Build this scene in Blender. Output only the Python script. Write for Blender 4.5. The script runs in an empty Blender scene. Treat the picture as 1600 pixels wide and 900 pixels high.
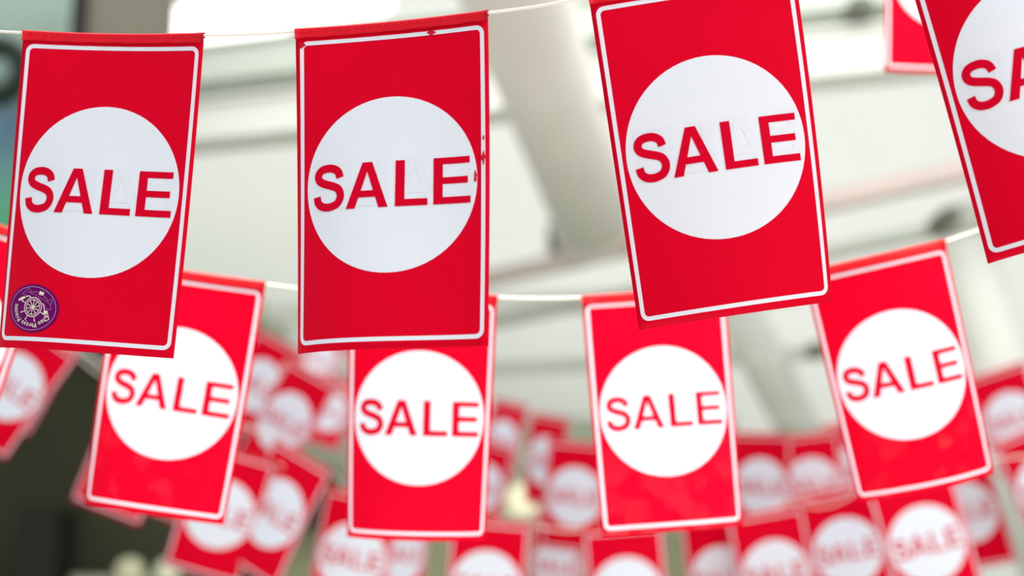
import bpy, bmesh, math, random
from mathutils import Vector, Matrix
random.seed(7)
C = bpy.context.scene
col = C.collection

# ------------------------------------------------------------------ camera
PITCH = math.radians(12); FPX = 2222.0
CAM = Vector((0, 0, 1.7))
RT, FW, DN = Vector((1, 0, 0)), Vector((0, math.cos(PITCH), math.sin(PITCH))), Vector((0, math.sin(PITCH), -math.cos(PITCH)))
cd = bpy.data.cameras.new('camera'); cam = bpy.data.objects.new('camera', cd); col.objects.link(cam)
cam.location = CAM; cam.rotation_euler = (math.pi/2 + PITCH, 0, 0)
cd.sensor_width = 36; cd.lens = 50.0; cd.clip_start = .05; cd.clip_end = 200
cd.dof.use_dof = True; cd.dof.focus_distance = 1.47; cd.dof.aperture_fstop = 2.15; cd.dof.aperture_blades = 0
C.camera = cam

# ------------------------------------------------------------------ light
w = bpy.data.worlds.new('World'); C.world = w; w.use_nodes = True
w.node_tree.nodes['Background'].inputs[0].default_value = (.985, .99, 1.0, 1)
w.node_tree.nodes['Background'].inputs[1].default_value = 0.80
def area(name, loc, target, sx, sy, power, color):
    l = bpy.data.lights.new(name, 'AREA'); l.shape = 'RECTANGLE'; l.size = sx; l.size_y = sy; l.energy = power; l.color = color
    o = bpy.data.objects.new(name, l); col.objects.link(o); o.location = loc
    o.rotation_euler = (Vector(target) - Vector(loc)).to_track_quat('-Z', 'Y').to_euler(); return o
area('skylight_daylight', (3.6, -1.0, 4.2), (0.4, 2.6, 2.0), 2.6, 2.6, 95, (1, .99, .97))
area('row_fill_above', (0.1, 1.5, 3.3), (.1, 1.98, 2.0), 2.2, .3, 17, (1, .92, .80)).data.spread = math.radians(90)  # added unseen lamp over the second row, brightens it and its hems
area('row_fill_below', (0.05, 1.56, .7), (.05, 2.0, 1.95), 2.2, .2, 6, (.93, .98, 1)).data.spread = math.radians(90)  # added unseen uplight between the rows, lifts the second row only
area('warm_glare_lamp', (1.9, -1.2, .55), (.3, 2.0, 1.8), 2.2, 1.0, 22, (1, .50, .26))  # added unseen warm lamp, reflected as orange glare on the second row
area('hall_fill', (1.5, 5.5, 8.5), (1.0, 14.0, 3.5), 9, 3, 460, (1, 1, 1))  # added unseen fill that brightens the hall background
sd = bpy.data.lights.new('sun', 'SUN'); sd.energy = .35; sd.angle = .35; sd.color = (1, .97, .9)
so = bpy.data.objects.new('sun', sd); col.objects.link(so)
so.rotation_euler = Vector((-.35, .8, -1.0)).to_track_quat('-Z', 'Y').to_euler()
C.view_settings.view_transform = 'Standard'; C.view_settings.look = 'None'
C.view_settings.gamma = 1; C.view_settings.use_curve_mapping = False
C.view_settings.exposure = 0.0

# ------------------------------------------------------------------ helpers
def at(px, py, d):
    "world point seen at a photograph pixel, d metres along the view"
    return CAM + RT*((px-800)/FPX*d) + DN*((py-450)/FPX*d) + FW*d
def lin(c):
    return tuple((x/255/12.92 if x/255 <= .04045 else ((x/255+.055)/1.055)**2.4) for x in c)
def mat(name, rgb, rough=.5, spec=.4, noise=0, scale=8, bump=0, metal=0, coat=0):
    m = bpy.data.materials.new(name); m.use_nodes = True
    nt = m.node_tree; b = nt.nodes['Principled BSDF']; c = lin(rgb)
    b.inputs['Base Color'].default_value = (*c, 1); b.inputs['Roughness'].default_value = rough
    b.inputs['Specular IOR Level'].default_value = spec; b.inputs['Metallic'].default_value = metal
    b.inputs['Coat Weight'].default_value = coat
    tc = nt.nodes.new('ShaderNodeTexCoord'); n = nt.nodes.new('ShaderNodeTexNoise')
    n.inputs['Scale'].default_value = scale; n.inputs['Detail'].default_value = 4
    nt.links.new(tc.outputs['Object'], n.inputs['Vector'])
    if noise:
        r = nt.nodes.new('ShaderNodeMapRange')
        r.inputs['From Min'].default_value = .3; r.inputs['From Max'].default_value = .7
        r.inputs['To Min'].default_value = 1-noise; r.inputs['To Max'].default_value = 1
        mx = nt.nodes.new('ShaderNodeMix'); mx.data_type = 'RGBA'; mx.blend_type = 'MULTIPLY'
        mx.inputs['Factor'].default_value = 1; mx.inputs['A'].default_value = (*c, 1)
        nt.links.new(n.outputs['Fac'], r.inputs['Value']); nt.links.new(r.outputs['Result'], mx.inputs['B'])
        nt.links.new(mx.outputs['Result'], b.inputs['Base Color'])
    if bump:
        bp = nt.nodes.new('ShaderNodeBump'); bp.inputs['Strength'].default_value = bump; bp.inputs['Distance'].default_value = .001
        nt.links.new(n.outputs['Fac'], bp.inputs['Height']); nt.links.new(bp.outputs['Normal'], b.inputs['Normal'])
    return m
def emis(name, rgb, s):
    m = bpy.data.materials.new(name); m.use_nodes = True; b = m.node_tree.nodes['Principled BSDF']
    b.inputs['Base Color'].default_value = (*lin(rgb), 1)
    b.inputs['Emission Color'].default_value = (*lin(rgb), 1); b.inputs['Emission Strength'].default_value = s; return m

RED = mat('red_vinyl', (222, 0, 40), .5, .04, .05, 14, .05)
GLARE_COAT = mat('red_vinyl_glare_coat', (222, 0, 40), .5, .04, .05, 14, .05)  # gloss coat masked to the lower sheet, put in to form glare patches
_nt = GLARE_COAT.node_tree; _b = _nt.nodes['Principled BSDF']
_tc = _nt.nodes.new('ShaderNodeTexCoord'); _n = _nt.nodes.new('ShaderNodeTexNoise'); _n.inputs['Scale'].default_value = 26; _n.inputs['Detail'].default_value = 3
_mr = _nt.nodes.new('ShaderNodeMapRange'); _mr.inputs['From Min'].default_value = .42; _mr.inputs['From Max'].default_value = .56
_sp = _nt.nodes.new('ShaderNodeSeparateXYZ'); _m2 = _nt.nodes.new('ShaderNodeMapRange'); _m2.inputs['From Min'].default_value = .19; _m2.inputs['From Max'].default_value = .26
_mu = _nt.nodes.new('ShaderNodeMath'); _mu.operation = 'MULTIPLY'
_nt.links.new(_tc.outputs['Object'], _n.inputs['Vector']); _nt.links.new(_tc.outputs['Object'], _sp.inputs[0])
_nt.links.new(_n.outputs['Fac'], _mr.inputs['Value']); _nt.links.new(_sp.outputs['Y'], _m2.inputs['Value'])
_nt.links.new(_mr.outputs[0], _mu.inputs[0]); _nt.links.new(_m2.outputs[0], _mu.inputs[1]); _nt.links.new(_mu.outputs[0], _b.inputs['Coat Weight'])
_m2.inputs['To Max'].default_value = .5
_b.inputs['Coat Roughness'].default_value = .12
GLARE_COAT_FAINT = GLARE_COAT.copy(); GLARE_COAT_FAINT.name = 'red_vinyl_faint_glare_coat'  # same put-in glare coat with sparser patches
for _k in GLARE_COAT_FAINT.node_tree.nodes:
    if _k.type == 'MAP_RANGE' and abs(_k.inputs['From Min'].default_value-.42) < .01: _k.inputs['From Min'].default_value = .54; _k.inputs['From Max'].default_value = .68
GLOWHEM = mat('red_hem_vinyl_painted_glow', (232, 12, 32), .34, .45, .08, 30, .3)  # second-row and far hems: orange glow of the light put into the colour
WHITE = mat('white_print', (229, 239, 252), .45, .25, .015, 10)
GHOST = mat('show_through_print', (226, 235, 248), .45, .25)
INK = mat('red_print', (212, 0, 42), .5, .04)
THREAD = mat('stitch_thread', (232, 84, 98), .6, .1)
NEARHEM = mat('red_hem_vinyl_front_row', (226, 6, 38), .42, .2, .08, 30, .3)
CORD = mat('cotton_cord', (250, 248, 238), .8, .1, .06, 300, .3)
SCUFF = mat('worn_print', (216, 20, 54), .6, .1, .2, 600)
PURPLE = mat('purple_sticker', (104, 0, 98), .5, .08, .05, 40)
CREAM = mat('cream_sticker_print', (236, 232, 214), .4, .2)
LILAC = mat('lilac_sticker_print', (196, 140, 206), .4, .2)

def link_mesh(name, verts, faces, material, parent=None, smooth=True):
    me = bpy.data.meshes.new(name); me.from_pydata([tuple(v) for v in verts], [], faces); me.update()
    me.materials.append(material)
    if smooth: me.polygons.foreach_set('use_smooth', [True]*len(me.polygons))
    o = bpy.data.objects.new(name, me); col.objects.link(o)
    if parent is not None: o.parent = parent
    return o
def tag(o, label, cat, group=None, kind=None):
    if label: o['label'] = label
    if cat: o['category'] = cat
    if group: o['group'] = group
    if kind: o['kind'] = kind
    return o

# ------------------------------------------------------------------ flag sheet
W, H = .208, .338
CV = .505*H; RAD = .437*W
def bend(b, x, y, z=0.0):
    "flag plane (x right, y down, z away from the viewer) -> curled sheet"
    k0, k1, c, q = b; u = x/W; v = y/H; k = k0 + k1*v
    px = W*(u - k*k*u**3/6); pz = W*.5*k*u*u + W*c*v*(u**3-.15*u)*4 + H*q*v*v
    ddx = k*u                                # slope dz/dx, for the offset along the normal
    n = Vector((-ddx, -2*q*v, 1)).normalized()
    return Vector((px, y, pz)) + n*z
class Poly:
    "2-D shapes, cut on a grid so they follow the curl"
    def __init__(s): s.bm = bmesh.new()
    def face(s, pts): s.bm.faces.new([s.bm.verts.new((p[0], p[1], 0)) for p in pts]); return s
    def strip(s, centre, half, closed=False):
        n = len(centre); L = []; Rr = []
        for i, p in enumerate(centre):
            a = centre[(i-1) % n] if (closed or i > 0) else p; b = centre[(i+1) % n] if (closed or i < n-1) else p
            d = Vector((b[0]-a[0], b[1]-a[1])).normalized(); h = half(i/(n-1)) if callable(half) else half
            L.append((p[0]-d.y*h, p[1]+d.x*h)); Rr.append((p[0]+d.y*h, p[1]-d.x*h))
        for i in range(n if closed else n-1):
            j = (i+1) % n; s.face([L[i], L[j], Rr[j], Rr[i]])
        return s
    def mesh(s, name, b, z, material, step=.0125):
        bm = s.bm; bmesh.ops.remove_doubles(bm, verts=bm.verts[:], dist=1e-6)
        for ax, lo, hi in ((0, -W/2, W/2), (1, 0, H)):
            t = lo + step
            while t < hi:
                co = (t, 0, 0) if ax == 0 else (0, t, 0); no = (1, 0, 0) if ax == 0 else (0, 1, 0)
                g = bm.verts[:] + bm.edges[:] + bm.faces[:]
                bmesh.ops.bisect_plane(bm, geom=g, plane_co=co, plane_no=no); t += step
        for f in bm.faces:
            f.normal_update()
            if f.normal.z > 0: f.normal_flip()
        for v in bm.verts: v.co = bend(b, v.co.x, v.co.y, z)
        me = bpy.data.meshes.new(name); bm.to_mesh(me); bm.free(); me.materials.append(material); return me
def circle(cx, cy, r, n=72, ry=None):
    ry = ry or r
    return [(cx+r*math.cos(2*math.pi*i/n), cy+ry*math.sin(2*math.pi*i/n)) for i in range(n)]
def catmull(P, k=6):
    out = []
    for i in range(len(P)-1):
        p0 = P[max(i-1, 0)]; p1 = P[i]; p2 = P[i+1]; p3 = P[min(i+2, len(P)-1)]
        for j in range(k):
            t = j/k
            out.append(tuple(.5*((2*p1[a]) + (-p0[a]+p2[a])*t + (2*p0[a]-5*p1[a]+4*p2[a]-p3[a])*t*t + (-p0[a]+3*p1[a]-3*p2[a]+p3[a])*t**3) for a in range(2)))
    return out + [P[-1]]
CAP = .0474
LET = {'S': -1.72, 'A': -.955, 'L': .12, 'E': .935}
def letter(p, ch, mirror=False, dx=0, dy=0):
    s = -1 if mirror else 1
    T = lambda q: (s*(q[0]+LET[ch])*CAP*1.02 + dx, CV + (.5-q[1])*CAP + dy)
    if ch == 'S':
        c = catmull([(.615, .705), (.575, .83), (.47, .905), (.345, .925), (.205, .90), (.125, .825), (.11, .73), (.165, .64), (.30, .575), (.44, .53), (.57, .465),
                     (.63, .355), (.625, .24), (.555, .13), (.43, .08), (.335, .07), (.21, .095), (.115, .18), (.085, .315)])
        p.strip([T(q) for q in c], .087*CAP)
    elif ch == 'A':
        Lg = [(0, 0), (.20, 0), (.277, .235), (.325, .38), (.46, .80), (.46, 1), (.355, 1)]
        p.face([T(q) for q in Lg]); p.face([T((.92-q[0], q[1])) for q in Lg])
        p.face([T(q) for q in [(.277, .235), (.643, .235), (.595, .38), (.325, .38)]])
    elif ch == 'L':
        p.face([T(q) for q in [(0, .15), (0, 1), (.20, 1), (.20, .15)]]); p.face([T(q) for q in [(0, 0), (.69, 0), (.69, .15), (.20, .15), (0, .15)]])
    else:
        p.face([T(q) for q in [(0, 0), (.20, 0), (.20, .15), (.20, .43), (.20, .575), (.20, .855), (.20, 1), (0, 1)]])
        for y0, y1, x in ((0, .15, .80), (.43, .575, .74), (.855, 1, .78)):
            p.face([T(q) for q in [(.20, y0), (x, y0), (x, y1), (.20, y1)]])
    return p
def rounded(x0, y0, x1, y1, r, n=6):
    pts = []
    for cx, cy, a0 in ((x1-r, y0+r, -90), (x1-r, y1-r, 0), (x0+r, y1-r, 90), (x0+r, y0+r, 180)):
        for i in range(n+1):
            a = math.radians(a0 + 90*i/n); pts.append((cx+r*math.cos(a), cy+r*math.sin(a)))
    return pts
def flag_meshes(b, near, grid=(24, 36)):
    nx, ny = grid; out = {}; step = W/24 if near or grid[0] > 20 else W/12
    V = []; Fc = []
    for side, z in ((0, 0.0), (1, .0005)):
        for j in range(ny+1):
            for i in range(nx+1): V.append(bend(b, W*(i/nx-.5), .002+(H-.002)*j/ny, z))
    N = (nx+1)*(ny+1); idx = lambda i, j, s: s*N + j*(nx+1)+i
    for j in range(ny):
        for i in range(nx):
            Fc.append((idx(i, j, 0), idx(i+1, j, 0), idx(i+1, j+1, 0), idx(i, j+1, 0)))
            Fc.append((idx(i, j, 1), idx(i, j+1, 1), idx(i+1, j+1, 1), idx(i+1, j, 1)))
    for i in range(nx):
        Fc.append((idx(i, ny, 0), idx(i+1, ny, 0), idx(i+1, ny, 1), idx(i, ny, 1))); Fc.append((idx(i, 0, 0), idx(i, 0, 1), idx(i+1, 0, 1), idx(i+1, 0, 0)))
    for j in range(ny):
        Fc.append((idx(0, j, 0), idx(0, j+1, 0), idx(0, j+1, 1), idx(0, j, 1))); Fc.append((idx(nx, j, 0), idx(nx, j, 1), idx(nx, j+1, 1), idx(nx, j+1, 0)))
    def mk(name, V, Fc, m):
        me = bpy.data.meshes.new(name); me.from_pydata([tuple(v) for v in V], [], Fc); me.update(); me.materials.append(m)
        me.polygons.foreach_set('use_smooth', [True]*len(me.polygons)); return me
    out['sheet'] = mk('sheet', V, Fc, RED)
    # hem: vinyl folded over the cord and stitched down the front, free lower lip lifted a little
    prof = []
    for a in range(-70, 200, 18):
        t = math.radians(a); prof.append((.0030-.0030*math.sin(t), .0002+.0027*math.cos(t)))
    prof += [(.0052, -.0016), (.0080, -.0013), (.0112, -.0027)]
    inner = [(y+(.0002 if y > .004 else .0004 if y < .003 else 0), z+(.00045 if z < 0 else -.00045)) for y, z in prof]
    ring = prof + inner[::-1]; m = len(ring); V = []; Fc = []; nn = 24 if near else 8
    for i in range(nn+1):
        wob = .0004*math.sin(i*1.9+b[0]*20) if near else 0
        for k, (y, z) in enumerate(ring):
            low = max(0, (y-.005)/.006)
            V.append(bend(b, W*1.004*(i/nn-.5), y + wob*low, z - wob*low))
    for i in range(nn):
        for k in range(m): Fc.append((i*m+k, i*m+(k+1) % m, (i+1)*m+(k+1) % m, (i+1)*m+k))
    Fc.append(tuple(range(m))); Fc.append(tuple(nn*m+k for k in range(m-1, -1, -1)))
    out['hem'] = mk('hem', V, Fc, NEARHEM if near else GLOWHEM)
    z = -.00022
    p = Poly(); oo = rounded(-.5*W+.0046, .0145, .5*W-.0046, H-.0078, .0085); ii = rounded(-.5*W+.0089, .0188, .5*W-.0089, H-.0121, .0045)
    for i in range(len(oo)): j = (i+1) % len(oo); p.face([oo[i], oo[j], ii[j], ii[i]])
    out['border_line'] = p.mesh('border_line', b, z, WHITE, step)
    p = Poly(); p.face(circle(0, CV, RAD)); out['disc'] = p.mesh('disc', b, z, WHITE, step)
    for ch in 'SALE': out['letter_'+ch] = letter(Poly(), ch).mesh('letter', b, -.0007, INK, step)
    if near:
        p = Poly()
        for ch in 'SALE': letter(p, ch, True, .0025, -.002)
        out['show_through'] = p.mesh('show_through', b, -.00045, GHOST, step)
        p = Poly()
        for i in range(25):
            x = W*(i+.5)/25 - W/2; y = .0046 + .0003*math.sin(i*2.3)
            p.face([(x-.0007, y-.00025), (x+.0007, y-.00025), (x+.0009, y+.00025), (x-.0009, y+.00025)])
        out['stitching'] = p.mesh('stitching', b, -.0033, THREAD, .3)
    return out
def place_flag(mesh, R, t, label, group=None):
    e = bpy.data.objects.new('sale_flag', None); col.objects.link(e); e.empty_display_size = .05
    # camera axes (x right, y down, z forward) -> world
    B = Matrix((RT, DN, FW)).transposed()
    M = (B @ R).to_4x4(); M.translation = CAM + B @ Vector(t); e.matrix_world = M
    tag(e, label, 'flag', group)
    parts = {}
    for k, me in mesh.items():
        nm = k.split('_')[0] if k.startswith('letter') else k
        nm = {'disc': 'white_disc', 'letter': 'letter', 'sheet': 'sheet', 'hem': 'hem'}.get(nm, nm)
        o = bpy.data.objects.new(nm, me); col.objects.link(o); o.parent = e; parts[k] = o
    disc = parts['disc']
    for k in parts:
        if k.startswith('letter'): parts[k].parent = disc; parts[k]['label'] = 'red letter ' + k[-1]
    for k in ('show_through',):
        if k in parts: parts[k].parent = disc; parts[k]['label'] = 'faint mirrored lettering showing through from the back'
    if 'stitching' in parts: parts['stitching'].parent = parts['hem']; parts['stitching']['kind'] = 'stuff'
    return e, parts, M
def rodrigues(r):
    v = Vector(r); th = v.length
    return Matrix.Rotation(th, 3, v.normalized())

# ------------------------------------------------------------------ cords
def cord(pts, r, label, twist=False, group=None):
    # smooth resample
    P = []
    for i in range(len(pts)-1):
        p0 = pts[max(i-1, 0)]; p1 = pts[i]; p2 = pts[i+1]; p3 = pts[min(i+2, len(pts)-1)]
        L = (p2-p1).length; n = max(2, min(160, int(L/(.0022 if twist else .02))))
        for j in range(n):
            t = j/n
            P.append(p1.lerp(p2, t))
    P.append(pts[-1]); V = []; Fc = []; s = 0
    strands = 3 if twist else 1; m = 6 if twist else 8
    for st in range(strands):
        base = len(V); s = 0
        for i, p in enumerate(P):
            d = (P[min(i+1, len(P)-1)] - P[max(i-1, 0)]).normalized()
            if i: s += (P[i]-P[i-1]).length
            a1 = d.cross(Vector((0, 1, 0))).normalized(); a2 = d.cross(a1)
            if twist:
                ph = s/.0085*2*math.pi + st*2*math.pi/3; c = p + (a1*math.cos(ph)+a2*math.sin(ph))*r*.5; rr = r*.62
            else: c = p; rr = r
            for k in range(m):
                a = 2*math.pi*k/m; V.append(c + (a1*math.cos(a)+a2*math.sin(a))*rr)
        for i in range(len(P)-1):
            for k in range(m): Fc.append((base+i*m+k, base+i*m+(k+1) % m, base+(i+1)*m+(k+1) % m, base+(i+1)*m+k))
    o = link_mesh('cord', V, Fc, CORD)
    return tag(o, label, 'cord', group)
def cord_points(mesh_bend, M, n=17):
    return [M @ bend(mesh_bend, W*1.01*(i/(n-1)-.5), .0030, .0002) for i in range(n)]
def extend(pts, left, right, sag=0):
    a = (pts[0]-pts[1]).normalized(); b = (pts[-1]-pts[-2]).normalized()
    return [pts[0]+a*left+Vector((0, 0, sag*left))] + pts + [pts[-1]+b*right+Vector((0, 0, sag*right))]

# ------------------------------------------------------------------ near flags (fitted poses: rotation, position, curl)
NEAR = {
 'f1': [-0.1327, 0.2118, 0.0654, -0.4179, -0.2687, 1.5019, -0.3144, 0.9953, -0.1205, -0.0188],
 'f2': [-0.1378, 0.2596, -0.0266, -0.1229, -0.273, 1.4554, -0.2419, 0.8556, -0.1921, -0.0499],
 'f3': [-0.0794, 0.0053, -0.1473, 0.179, -0.3096, 1.42, 0.1342, 0.7939, 0.0131, 0.1163],
 'f4': [-0.1427, -0.0081, -0.2499, 0.4769, -0.3796, 1.39, 1.0068, 0.2777, -0.0165, 0.0663],
 'a': [-0.1525, -0.0182, 0.1468, -0.4444, -0.0226, 1.9812, -0.2973, 1.5363, -0.0743, 0.0044],
 'b': [-0.0834, -0.0383, 0.0299, -0.1203, 0.0047, 1.9215, 0.8299, 0.5429, -0.0626, 0.1436],
 'c': [-0.1485, -0.0941, -0.0656, 0.2021, 0.004, 2.0233, 0.1222, 0.6521, 0.1737, -0.0178],
 'd': [-0.0218, 0.1305, -0.2269, 0.5048, -0.0457, 1.9781, 0.9438, 0.3603, 0.0686, 0.0561],
 'e': [-0.2066, -0.0292, 0.0147, 0.7364, -0.7006, 2.4393, -0.2195, 0.0254, 0.0041, 0.111],
}
LAB = {
 'f1': 'sharp red sale flag with round purple sticker at its lower left corner',
 'f2': 'sharp red sale flag second from left in front row, chipped white border, no sticker',
 'f3': 'sharp red sale flag leaning right, its top cut by the frame, in front row',
 'f4': 'sharp red sale flag at the right edge, only its S and A in view',
 'a': 'slightly blurred red sale flag behind and below the flag with the purple sticker',
 'b': 'slightly blurred red sale flag hanging below the chipped front flag',
 'c': 'slightly blurred red sale flag below the top-cut front flag, nearly upright',
 'd': 'slightly blurred red sale flag leaning right below the right-edge front flag',
 'e': 'soft red sale flag at the top right, only its lower left corner showing',
}
row = {1: [], 2: []}
near_parts = {}
for key, p in NEAR.items():
    b = tuple(p[6:10]); near = key[0] == 'f'
    e, parts, M = place_flag(flag_meshes(b, near), rodrigues(p[:3]), p[3:6], LAB[key], 'sale flags on the strings')
    near_parts[key] = (e, parts, b)
    if key in 'acd': parts['sheet'].data.materials[0] = GLARE_COAT if key == 'c' else GLARE_COAT_FAINT
    if key == 'e': cord(extend(cord_points(b, M), 1.2, 1.2, .05), .0018, 'cord above the top right corner carrying the soft half-seen flag')
    else: row[1 if near else 2].append((key, cord_points(b, M)))

# wear on the second flag's border
e2, parts2, b2 = near_parts['f2']
for i, (x, y, rx, ry) in enumerate(((-.0968, .0180, .0034, .0030), (.0430, .0166, .0040, .0026), (.0972, .150, .0020, .0062), (.0976, .130, .0010, .0024), (.0890, .169, .0016, .0056))):
    pl = Poly(); pl.face([(x+rx*(1+.35*math.sin(k*2.1+i))*math.cos(k*math.pi/6), y+ry*(1+.35*math.cos(k*1.7+i))*math.sin(k*math.pi/6)) for k in range(12)])
    o = bpy.data.objects.new('scuff', pl.mesh('scuff', b2, -.0009, SCUFF, .3)); col.objects.link(o); o.parent = e2
    if i == 0: o['label'] = 'chipped spot in the white border'
    else: o['label'] = 'chipped spot in the white border'

# ------------------------------------------------------------------ round sticker on the first flag
def text_mesh(ch):
    cu = bpy.data.curves.new('t', 'FONT'); cu.body = ch; cu.size = 1; cu.offset = .012; cu.resolution_u = 3
    o = bpy.data.objects.new('t', cu); col.objects.link(o)
    dg = bpy.context.evaluated_depsgraph_get(); me = bpy.data.meshes.new_from_object(o.evaluated_get(dg))
    vs = [v.co.copy() for v in me.vertices]; fs = [tuple(f.vertices) for f in me.polygons]
    bpy.data.objects.remove(o); bpy.data.curves.remove(cu); bpy.data.meshes.remove(me); return vs, fs
e1, parts1, b1 = near_parts['f1']
SX, SY, SR = -.0572, .2962, .0256
ROT = math.radians(7)
def S(q, off=0):  # unit sticker coordinates as seen in the photograph (x right, y down) -> flag plane
    x, y = q; x *= 1.27; return (SX + SR*(x*math.cos(ROT)-y*math.sin(ROT)), SY + SR*(x*math.sin(ROT)+y*math.cos(ROT)))
st = bpy.data.objects.new('round_sticker', None); col.objects.link(st); st.matrix_world = e1.matrix_world.copy()
tag(st, 'round purple sticker with cream ship wheel, spoon and fork, stuck upside down', 'sticker')
def spart(name, poly, z, m, label=None, par=None):
    o = bpy.data.objects.new(name, poly.mesh(name, b1, z, m, .01)); col.objects.link(o); o.parent = par or st
    if label: o['label'] = label
    return o
# backing disc, slightly raised with a rim
n = 56; V = []; Fc = []
for r_, z_ in ((1.0, -.0002), (1.0, -.0006), (.93, -.0007), (.6, -.0007), (.3, -.0007)):
    for k in range(n): a = 2*math.pi*k/n; x, y = S((r_*math.cos(a), r_*math.sin(a)*.98)); V.append(bend(b1, x, y, z_))
for j in range(4):
    for k in range(n): Fc.append((j*n+k, j*n+(k+1) % n, (j+1)*n+(k+1) % n, (j+1)*n+k))
Fc.append(tuple(4*n+k for k in range(n)))
link_mesh('backing', V, Fc, PURPLE, st, False)
z = -.0009
pl = Poly(); pl.strip([S(q) for q in circle(0, 0, .90, 64, .88)], .006*SR*2, True); spart('ring_line', pl, z, LILAC)
pl = Poly(); wx, wy = .02, -.05
W2 = lambda r, a: S((wx+r*.86*math.cos(a), wy+r*math.sin(a)))
for r in (.39, .31):
    pl.strip([W2(r, 2*math.pi*i/48) for i in range(48)], .016*SR*(1.1 if r > .35 else .8), True)
for k in range(10):
    a = 2*math.pi*k/10 + .3
    pl.strip([W2(.04, a), W2(.31, a)], .015*SR)
pl.face([W2(.055, 2*math.pi*i/12) for i in range(12)])
for a in (20, 68, 113, 150, 197): 
    a = math.radians(a); pl.strip([W2(.40, a), W2(.50, a)], .014*SR); pl.strip([W2(.50, a), W2(.60, a)], lambda t: (.018+.012*t)*SR)
spart('ship_wheel', pl, z, CREAM)
pl = Poly(); pl.face([S((-.50+.14*math.cos(a)*.9-.05*math.sin(a), -.31+.09*math.sin(a)-.05*math.cos(a))) for a in [2*math.pi*i/20 for i in range(20)]])
pl.strip([S(q) for q in catmull([(-.39, -.37), (-.27, -.45), (-.19, -.46), (-.13, -.40)])], .018*SR); spart('spoon', pl, z, CREAM)
pl = Poly(); pl.strip([S(q) for q in [(.34, -.26), (.40, -.25), (.47, -.06), (.52, .04)]], .02*SR)
pl.face([S(q) for q in [(.46, .03), (.60, -.02), (.64, .08), (.50, .13)]])
for i in range(4): pl.strip([S((.515+.037*i, .11-.012*i)), S((.585+.04*i, .31-.03*i))], .010*SR)
spart('fork', pl, z, CREAM)
pl = Poly()
pl.strip([S(q) for q in catmull([(-.18, -.64), (.05, -.68), (.25, -.62), (.45, -.50), (.52, -.42), (.62, -.48), (.70, -.40), (.66, -.25), (.72, -.12), (.62, -.06), (.50, -.14), (.42, -.24), (.28, -.27), (.05, -.30), (-.12, -.37), (-.24, -.47), (-.38, -.47), (-.50, -.52), (-.42, -.62), (-.30, -.78), (-.18, -.64)])], .007*SR)
for i in range(14):
    t = i/13; x = -.30+.92*t; y = -.62+.12*math.sin(t*3)*.3+.42*t*t*.75
    pl.strip([S((x, y)), S((x+.035, y+.012))], .012*SR)
spart('ribbon_banner', pl, z, LILAC)
pl = Poly(); pl.face([S(q) for q in [(.14, -.60), (.15, -.73), (.20, -.76), (.23, -.70), (.28, -.74), (.33, -.70), (.31, -.58)]]); spart('crown', pl, z, CREAM)
# lettering along the lower arc, upside down (baseline towards the centre)
word = 'Chao Phraya Princess'; glyph = {c: text_mesh(c) for c in set(word) if c != ' '}
size = .27; adv = {}
for c, (vs, fs) in glyph.items(): adv[c] = (max(v.x for v in vs)-min(v.x for v in vs))*.80 + .10
adv[' '] = .28
tot = sum(adv[c] for c in word); a0, a1 = math.radians(24-ROT*57.3), math.radians(193-ROT*57.3); cur = 0; base_r = .615
for c in word:
    aw = adv[c]
    if c != ' ':
        vs, fs = glyph[c]; x0 = min(v.x for v in vs); bm = bmesh.new(); pl = Poly(); T = []
        for v in vs:
            s_ = cur + (v.x-x0)*.80 + .05; ang = a0 + (a1-a0)*s_/tot; rr = base_r + v.y*size
            T.append(S((rr*math.cos(ang), rr*math.sin(ang)*.98)))
        for f in fs: 
            pts = [T[i] for i in f]
            if len(set(pts)) > 2: pl.face(pts)
        spart('sticker_letter', pl, z, CREAM)
        bm.free()
    cur += aw

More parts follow.
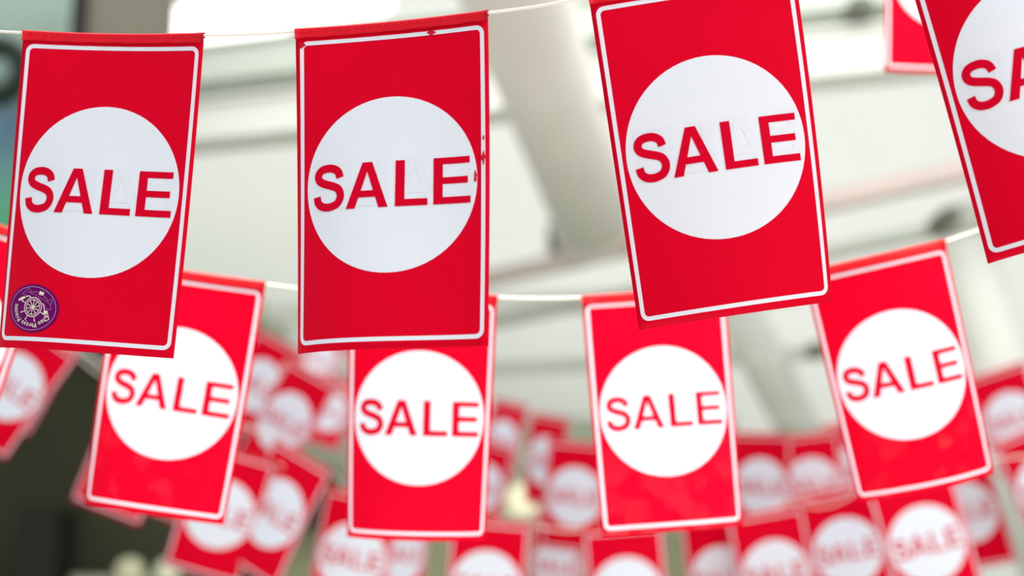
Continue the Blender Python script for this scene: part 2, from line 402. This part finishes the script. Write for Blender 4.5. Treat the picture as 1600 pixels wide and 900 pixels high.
# ------------------------------------------------------------------ blurred flags farther back
# key: circle centre px, vertical circle radius px, tilt (deg, positive = hangs down-left), side turn (deg), row, label
FAR = [
 (-89, 524, 102, 17, 6, 2, 'slightly blurred red sale flag cut by the left edge, behind the sticker flag'),
 (15, 603, 53, 35, 5, 3, 'blurred flag tilted steeply at the left edge, its white disc half in view'),
 (200, 710, 52, 20, 5, 3, 'blurred flag of which only the bottom edge peeks out under the left second-row flag'),
 (343, 803, 54, 17, -5, 3, 'blurred flag peeking out right of the left second-row flag at the bottom'),
 (549, 872, 54, 10, 8, 3, 'blurred flag under the second-row flag below the chipped one, at the bottom edge'),
 (759, 916, 55, 4, 5, 3, 'blurred flag low at the centre of the bottom edge, top of its disc showing'),
 (981, 926, 55, -5, 4, 3, 'blurred flag directly under the upright second-row flag, top of its disc showing'),
 (1213, 897, 53, -10, 0, 3, 'blurred flag at the bottom edge right of the upright second-row flag'),
 (1450, 849, 60, -15, 0, 3, 'largest blurred flag at the bottom right with faintly readable lettering'),
 (427, 801, 54, 25, 29, 4, 'narrow-looking blurred flag turned sideways with an orange-lit hem at lower left'),
 (632, 866, 45, 12, -45, 4, 'blurred flag turned sideways just right of the bottom left-of-centre flag'),
 (868, 886, 42, 2, 30, 4, 'blurred flag between the two lowest discs near the bottom centre'),
 (1130, 906, 52, -8, 20, 4, 'blurred flag at the bottom, overlapped on its right by a nearer flag'),
 (1325, 862, 53, -13, 5, 4, 'blurred flag with very pale disc, left of the largest bottom right flag'),
 (1510, 800, 48, -20, 35, 4, 'blurred flag poking out behind the largest bottom right flag'),
 (1640, 760, 50, -22, 0, 4, 'blurred flag cut by the right edge near the bottom'),
 (52, 588, 43, 28, 30, 5, 'blurred flag overlapped by the steeply tilted left-edge flag'),
 (268, 722, 47, 20, 0, 5, 'blurred flag almost wholly hidden behind the left second-row flag, red bottom edge only'),
 (443, 659, 48, 25, 30, 5, 'blurred flag with bright disc in the middle of the left-of-centre cluster'),
 (752, 760, 37, 10, 30, 5, 'far blurred flag, disc low, right of the second-row flag below the chipped one'),
 (897, 776, 46, 3, 22, 5, 'far blurred flag immediately left of the upright second-row flag'),
 (1189, 761, 45, -3, 35, 5, 'far blurred flag immediately right of the upright second-row flag'),
 (1270, 758, 43, -8, 10, 5, 'far blurred flag left of the lower left edge of the right-leaning second-row flag'),
 (1345, 735, 42, -10, 0, 5, 'far blurred flag mostly hidden by the right-leaning second-row flag'),
 (1583, 655, 43, -18, 0, 5, 'far blurred flag cut by the right edge beside the right-leaning second-row flag'),
 (402, 602, 42, 26, 25, 6, 'far blurred flag at the upper left of the left-of-centre cluster'),
 (514, 643, 30, 18, 0, 6, 'small far flag in the left-of-centre cluster touching the second-row flag'),
 (650, 700, 34, 12, 0, 6, 'small far flag hidden behind the second-row flag below the chipped one'),
 (782, 690, 34, 10, 45, 6, 'small far flag high on the right of the second-row flag below the chipped one'),
 (850, 720, 38, 4, 48, 6, 'small far flag turned sideways, left of the centre gap'),
 (502, 562, 26, 22, 0, 7, 'smallest far flag high in the left-of-centre cluster, disc washed out'),
]
def Rx(a): return Matrix.Rotation(a, 3, 'X')
def Ry(a): return Matrix.Rotation(a, 3, 'Y')
def Rz(a): return Matrix.Rotation(a, 3, 'Z')
BENDS = [(.1, .5, .0, .05), (-.1, .6, .05, .1), (.2, .3, -.08, .0), (.0, .8, .06, .08)]
VAR = [flag_meshes(b, False, (12, 16)) for b in BENDS]
rows = {}
for i, (cx, cy, r, tilt, turn, rw, label) in enumerate(FAR):
    b = BENDS[i % 4]; d = FPX*RAD/r
    R = Rz(math.radians(tilt)) @ Ry(math.radians(turn)) @ Rx(-.16)
    c = Vector(((cx-800)/FPX*d, (cy-450)/FPX*d, d)); t = c - R @ bend(b, 0, CV)
    e, parts, M = place_flag(VAR[i % 4], R, t, label, 'sale flags on the strings')
    rows.setdefault(rw, []).append(('far', cord_points(b, M)))
# cords through the hems, one continuous cord a row
row[2] = rows.pop(2) + row[2]
def run(lst, sag=.05):
    lst = sorted(lst, key=lambda k: k[1][0].x); out = []
    for k, pts in lst:
        if out:
            a, b_ = out[-1], pts[0]; L = (b_-a).length
            for t in (.25, .5, .75): out.append(a.lerp(b_, t) - Vector((0, 0, sag*L*4*t*(1-t))))
        out += pts
    return out
cord(extend(run(row[1], .012), .9, .9), .00172, 'sharp twisted white cord of the front row', True)
cord(extend(run(row[2], .01), 1.2, 1.2, .1), .0019, 'slightly blurred white cord of the second row')
for k, yl, yr, lb in ((3, 330, 690, 'blurred cord of the nearest blurred row along the bottom'), (4, 380, 640, 'blurred cord carrying the flags just behind the nearest blurred row'),
              (5, 380, 560, 'far blurred cord carrying flags just above the bottom rows'), (6, 330, 640, 'far blurred cord high in the left-of-centre cluster'), (7, 330, 590, 'farthest blurred cord at the washed-out smallest flag')):
    pts = run(rows[k]); dl = (pts[0]-CAM).dot(FW); dr = (pts[-1]-CAM).dot(FW)
    cord([at(-260, yl, dl)] + pts + [at(1860, yr, dr)], .0022, lb)

# ------------------------------------------------------------------ the hall behind, far out of focus
PALE = mat('pale_wall_paint', (230, 233, 226), .8, .1, .05, .6)
GIRDER = mat('bright_girder_paint', (229, 232, 223), .7, .1, .04, .8)
SOFT = mat('grey_green_paint', (206, 213, 201), .8, .1, .08, .8)
LINE = mat('grey_rail_paint', (188, 195, 182), .8, .1, .1, 2)
PINK = mat('pinkish_pipe_paint', (222, 206, 198), .7, .1, .08, 1.5)
DUCT = mat('duct_paint', (240, 238, 228), .6, .15, .06, 1.2)
CREAMP = mat('cream_column_paint', (222, 224, 214), .7, .1, .04, 1)
DARKC = mat('column_cladding', (116, 114, 100), .7, .2, .15, 3)
BLACK = mat('black_trim', (38, 36, 32), .6, .2, .1, 5)
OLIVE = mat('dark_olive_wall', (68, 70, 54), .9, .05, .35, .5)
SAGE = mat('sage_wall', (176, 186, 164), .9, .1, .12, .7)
BRACK = mat('bracket_paint', (104, 108, 92), .6, .2, .1, 4)
FLOORM = mat('floor_terrazzo', (200, 200, 192), .5, .3, .1, 3)
def tint(name, stops):
    m = bpy.data.materials.new(name); m.use_nodes = True; nt = m.node_tree; b = nt.nodes['Principled BSDF']
    tc = nt.nodes.new('ShaderNodeTexCoord'); sp = nt.nodes.new('ShaderNodeSeparateXYZ'); cr = nt.nodes.new('ShaderNodeValToRGB')
    nt.links.new(tc.outputs['Generated'], sp.inputs[0]); nt.links.new(sp.outputs['Z'], cr.inputs[0]); nt.links.new(cr.outputs[0], b.inputs['Base Color'])
    b.inputs['Roughness'].default_value = .6; b.inputs['Specular IOR Level'].default_value = .1
    el = cr.color_ramp.elements
    while len(el) < len(stops): el.new(.5)
    for e, (p, c) in zip(el, stops): e.position = p; e.color = (*lin(c), 1)
    return m
def depth_for(px, py, z):
    r = (RT*((px-800)/FPX) + DN*((py-450)/FPX) + FW); return (z-CAM.z)/r.z
def new_obj(name, bm, m, parent=None, smooth=False):
    bmesh.ops.recalc_face_normals(bm, faces=bm.faces)
    me = bpy.data.meshes.new(name); bm.to_mesh(me); bm.free(); me.materials.append(m)
    if smooth: me.polygons.foreach_set('use_smooth', [True]*len(me.polygons))
    o = bpy.data.objects.new(name, me); col.objects.link(o)
    if parent: o.parent = parent
    return o
def box_between(bm, a, b, h, dpt, bev=.01):
    "box whose front face runs a -> b, h tall (world up), dpt deep away from the viewer"
    d = (b-a); L = d.length; d.normalize(); up = Vector((0, 0, 1)); up = (up - d*up.dot(d)).normalized(); nb = d.cross(up)
    if nb.y < 0: nb = -nb
    vs = []
    for s in (0, 1):
        for t, q in ((-.5, 0), (.5, 0), (.5, 1), (-.5, 1)): vs.append(bm.verts.new((a if s == 0 else b) + up*h*t + nb*dpt*q))
    for f in ((0, 1, 2, 3), (7, 6, 5, 4), (0, 4, 5, 1), (1, 5, 6, 2), (2, 6, 7, 3), (3, 7, 4, 0)): bm.faces.new([vs[i] for i in f])
def aabb(bm, x0, x1, y0, y1, z0, z1):
    vs = [bm.verts.new(p) for p in ((x0, y0, z0), (x1, y0, z0), (x1, y1, z0), (x0, y1, z0), (x0, y0, z1), (x1, y0, z1), (x1, y1, z1), (x0, y1, z1))]
    for f in ((0, 1, 2, 3), (7, 6, 5, 4), (0, 4, 5, 1), (1, 5, 6, 2), (2, 6, 7, 3), (3, 7, 4, 0)): bm.faces.new([vs[i] for i in f])
def tube(bm, a, b, r0, r1, n=32, caps=True):
    d = (b-a).normalized(); u = d.cross(Vector((0, 0, 1))).normalized(); v = d.cross(u)
    A = [bm.verts.new(a+(u*math.cos(2*math.pi*k/n)+v*math.sin(2*math.pi*k/n))*r0) for k in range(n)]
    B = [bm.verts.new(b+(u*math.cos(2*math.pi*k/n)+v*math.sin(2*math.pi*k/n))*r1) for k in range(n)]
    for k in range(n): bm.faces.new([A[k], A[(k+1) % n], B[(k+1) % n], B[k]])
    if caps: bm.faces.new(A); bm.faces.new(B[::-1])
def level_beam(name, L, R, zref, tpx, dpt, m, label, cat='beam', group=None, lips=True, parent=None):
    # a horizontal girder at one height seen from L to R, its distance from the height it has at L
    z = at(L[0], L[1], zref).z; a = at(*L, zref); D2 = depth_for(R[0], R[1], z); b = at(*R, D2)
    h = tpx/FPX*(zref+D2)/2; bm = bmesh.new(); box_between(bm, a, b, h, dpt); 
    if lips:
        n = Vector((0, -.04, 0))
        for s in (-1, 1): box_between(bm, a+Vector((0, -.05, s*h*.5)), b+Vector((0, -.05, s*h*.5)), h*.10, dpt+.08)
    o = new_obj(name, bm, m, parent)
    if parent is None: tag(o, label, cat, group)
    return o, a, b

# shell
bm = bmesh.new(); aabb(bm, -14, 14, 15.0, 15.2, 0, 14); o = new_obj('wall_back', bm, PALE); o['kind'] = 'structure'
bm = bmesh.new(); aabb(bm, -14, 14, -4, 15.2, -.1, 0); o = new_obj('floor', bm, FLOORM); o['kind'] = 'structure'

# girders
level_beam('girder', (-250, 250), (1800, 28), 12.2, 66, .25, GIRDER, 'brightest cream white girder crossing behind the front row of flags')
RAIL1 = level_beam('girder', (-250, 206), (1800, -28), 12.3, 13, .15, LINE, 'thin grey rail just above the brightest cream girder')
level_beam('girder', (-250, 168), (1800, -78), 12.4, 62, .3, SOFT, 'pale grey green girder above the bright cream girder at upper left')
PINKB = level_beam('girder', (560, 478), (1800, 194), 13.2, 24, .15, PINK, 'pinkish pipe-like beam rising to the right through the middle', lips=False)
RAIL2 = level_beam('girder', (560, 545), (1800, 285), 13.4, 16, .12, LINE, 'thin grey rail below the pinkish beam, rising to the right', lips=False)
level_beam('girder', (250, 500), (1250, 455), 13.6, 30, .12, GIRDER, 'pale level ledge just under the second-row cord', lips=False)
LEDGE = level_beam('girder', (250, 600), (1400, 545), 13.8, 18, .12, SOFT, 'lowest thin grey green ledge behind the second row', lips=False)

# ducts and struts
def duct(name, p0, d0, p1, d1, r, m, label, cat, flange=True):
    e = bpy.data.objects.new(name, None); col.objects.link(e); a, b = at(*p0, d0), at(*p1, d1); e.location = (0, 0, 0); tag(e, label, cat)
    bm = bmesh.new(); tube(bm, a, b, r, r); new_obj('pipe', bm, m, e, True).data
    if flange:
        d = (b-a).normalized(); bm = bmesh.new(); tube(bm, b-d*.05, b+d*.08, r*1.08, r*1.08); new_obj('flange', bm, m, e)
        bm = bmesh.new(); tube(bm, b+d*.08, b+d*.5, r*.45, r*.45); o = new_obj('socket', bm, BRACK, e); o['label'] = 'dark end socket'
    return e
duct('round_duct', (772, -110), 6.8, (925, 345), 11.0, .29, DUCT, 'big round diagonal pipe behind the gap between second and third front flags', 'pipe')
duct('round_strut', (1120, 420), 11.5, (1275, 720), 13.0,   .20, GIRDER, 'soft diagonal strut between the two right-hand second-row flags', 'pipe', False)
duct('round_strut', (1500, 330), 10.5, (1655, 960), 9.5, .19, CREAMP, 'bright cream slanting column at the lower right edge', 'pipe', False)

# small dark clamps on the girders
for (x, y, g, r) in ((1475, 345, RAIL2, .05), (1272, 550, LEDGE, .06), (1338, 22, RAIL1, .07), (896, 372, PINKB, .12)):
    c = at(x, y, depth_for(x, y, g[1].z) if g is not PINKB else 12.6) + Vector((0, -.06, 0)); bm = bmesh.new(); f = 1.9 if g is PINKB else 1
    aabb(bm, c.x-r*f, c.x+r*f, c.y-.12, c.y+.25, c.z-r*.8, c.z+r*.8); tube(bm, c+Vector((0, 0, -r*1.4)), c+Vector((0, 0, r*1.4)), r*.5, r*.5, 12)
    o = new_obj('clamp', bm, BRACK, g[0]); o['label'] = 'dark clamp'

# skylight strip at the top left
sk = bpy.data.objects.new('window_1', None); col.objects.link(sk); sk['kind'] = 'structure'
GLOW = emis('daylit_glass', (255, 253, 244), 2.2)
for (xa, ya, xb, yb, t) in ((238, 48, 452, 22, 64), (430, 12, 612, -8, 48)):
    a = at(xa, ya, 11.6); z = a.z; b = at(xb, yb, 11.6*1.0); bm = bmesh.new()
    h = t/FPX*11.6; d = (b-a).normalized(); up = DN*-1; r = h*.35
    pts = []
    L = (b-a).length
    for cx, cy, a0 in ((L-r, h/2-r, 0), (r, h/2-r, 90), (r, -h/2+r, 180), (L-r, -h/2+r, 270)):
        for k in range(7):
            an = math.radians(a0+90*k/6); pts.append(a + d*(cx+r*math.cos(an)) + up*(cy+r*math.sin(an)))
    nb = Vector((0, .05, 0)); F_ = [bm.verts.new(p) for p in pts]; G_ = [bm.verts.new(p+nb) for p in pts]; bm.faces.new(F_); bm.faces.new(G_[::-1])
    for k in range(len(F_)): j = (k+1) % len(F_); bm.faces.new([F_[k], G_[k], G_[j], F_[j]])
    new_obj('pane', bm, GLOW, sk)
bm = bmesh.new(); a = at(225, 92, 11.5); b = at(640, 40, 11.5); box_between(bm, a, b, .07, .1); new_obj('window_frame', bm, SOFT, sk)

# left: clad column with black edge, glass sign, ring
e = bpy.data.objects.new('clad_column', None); col.objects.link(e); tag(e, 'dark grey clad column with black left edge at the top left', 'column')
c0, c1 = at(118, -200, 9), at(233, 520, 9)
bm = bmesh.new(); aabb(bm, c0.x, c1.x, 8.7, 9.1, c1.z, c0.z); new_obj('cladding', bm, DARKC, e)
x0 = at(94, 0, 9).x; bm = bmesh.new(); aabb(bm, x0, c0.x, 8.66, 9.1, c1.z, c0.z); new_obj('edge_trim', bm, BLACK, e)
s0, s1 = at(-260, -160, 10), at(96, 420, 10)
SIGN = tint('printed_banner', [(0, (70, 150, 118)), (.14, (92, 168, 128)), (.30, (112, 160, 160)), (.42, (112, 145, 172)), (.50, (128, 152, 146)), (.68, (148, 170, 158)), (1, (152, 172, 158))])
bm = bmesh.new(); aabb(bm, s0.x, s1.x, 9.75, 9.85, s1.z, s0.z); o = new_obj('printed_banner', bm, SIGN); tag(o, 'blue green printed banner at the far left edge behind the sticker flag', 'banner')
c = at(-8, 112, 9.88); bm = bmesh.new(); R0, r0 = .185, .078; n, m_ = 40, 14; V = []
for i in range(n):
    a = 2*math.pi*i/n
    for k in range(m_):
        t = 2*math.pi*k/m_; V.append(bm.verts.new((c.x+(R0+r0*math.cos(t))*math.cos(a), c.y+r0*math.sin(t), c.z+(R0+r0*math.cos(t))*math.sin(a))))
for i in range(n):
    for k in range(m_): bm.faces.new([V[i*m_+k], V[i*m_+(k+1) % m_], V[((i+1) % n)*m_+(k+1) % m_], V[((i+1) % n)*m_+k]])
o = new_obj('ring_fitting', bm, mat('dark_green_ring', (38, 50, 42), .6, .2), None, True); tag(o, 'round black green ring mounted on the blue green banner at the left edge', 'ring')

# lower left: dark shop interior, with dim things in it
e = bpy.data.objects.new('dark_shop_front', None); col.objects.link(e); tag(e, 'dark olive shop front filling the lower left behind the flags', 'shop front')
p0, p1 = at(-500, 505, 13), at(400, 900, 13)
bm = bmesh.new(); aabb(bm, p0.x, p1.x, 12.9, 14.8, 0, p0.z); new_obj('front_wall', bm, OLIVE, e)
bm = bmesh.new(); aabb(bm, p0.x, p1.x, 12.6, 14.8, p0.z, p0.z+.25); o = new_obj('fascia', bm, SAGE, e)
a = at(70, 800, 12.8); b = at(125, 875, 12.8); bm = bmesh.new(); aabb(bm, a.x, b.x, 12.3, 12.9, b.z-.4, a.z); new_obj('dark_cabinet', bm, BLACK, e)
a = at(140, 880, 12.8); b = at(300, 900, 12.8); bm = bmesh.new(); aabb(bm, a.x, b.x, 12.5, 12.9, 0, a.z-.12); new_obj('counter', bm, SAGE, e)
def lamp(x, y, d, r, col3, s, label):
    e = bpy.data.objects.new('globe_lamp', None); col.objects.link(e); tag(e, label, 'lamp', 'small globe lamps')
    c = at(x, y, d); bm = bmesh.new(); bmesh.ops.create_uvsphere(bm, u_segments=24, v_segments=14, radius=r, matrix=Matrix.Translation(c)); new_obj('globe', bm, emis('lamp_glass', col3, s), e, True)
    bm = bmesh.new(); tube(bm, c+Vector((0, 0, -r*1.25)), c+Vector((0, 0, -r*.9)), r*.5, r*.4, 16); new_obj('lamp_base', bm, BRACK, e)
    bm = bmesh.new(); tube(bm, Vector((c.x, c.y, 0)), c+Vector((0, 0, -r*1.2)), .03, .03, 12); new_obj('post', bm, BRACK, e)
lamp(203, 893, 12.2, .12, (170, 172, 140), .5, 'dim cream globe lamp at the bottom edge in the dark lower left')
lamp(262, 892, 12.2, .10, (190, 192, 165), .55, 'brighter cream globe lamp just right of the dim one at the bottom edge')
lamp(818, 782, 12.6, .15, (240, 236, 200), .55, 'warm cream globe lamp glowing between the two central second-row flags')
# sage wall across the bottom centre
p0, p1 = at(425, 655, 13.6), at(1145, 900, 13.6)
e = bpy.data.objects.new('sage_partition', None); col.objects.link(e); tag(e, 'grey green partition wall low behind the centre of the bottom rows', 'partition')
bm = bmesh.new(); aabb(bm, p0.x, p1.x, 13.4, 13.7, 0, p0.z); new_obj('panel', bm, SAGE, e)
bm = bmesh.new(); aabb(bm, p0.x, p1.x, 13.3, 13.42, 0, at(0, 835, 13.3).z); new_obj('dado', bm, mat('olive_dado', (160, 164, 130), .8, .1, .1, 1), e)
a = at(470, 735, 13); b = at(525, 822, 13); bm = bmesh.new(); aabb(bm, a.x, b.x, 12.9, 13.3, b.z, a.z); o = new_obj('dark_recess', bm, OLIVE, e); o['label'] = 'dark box on the partition'
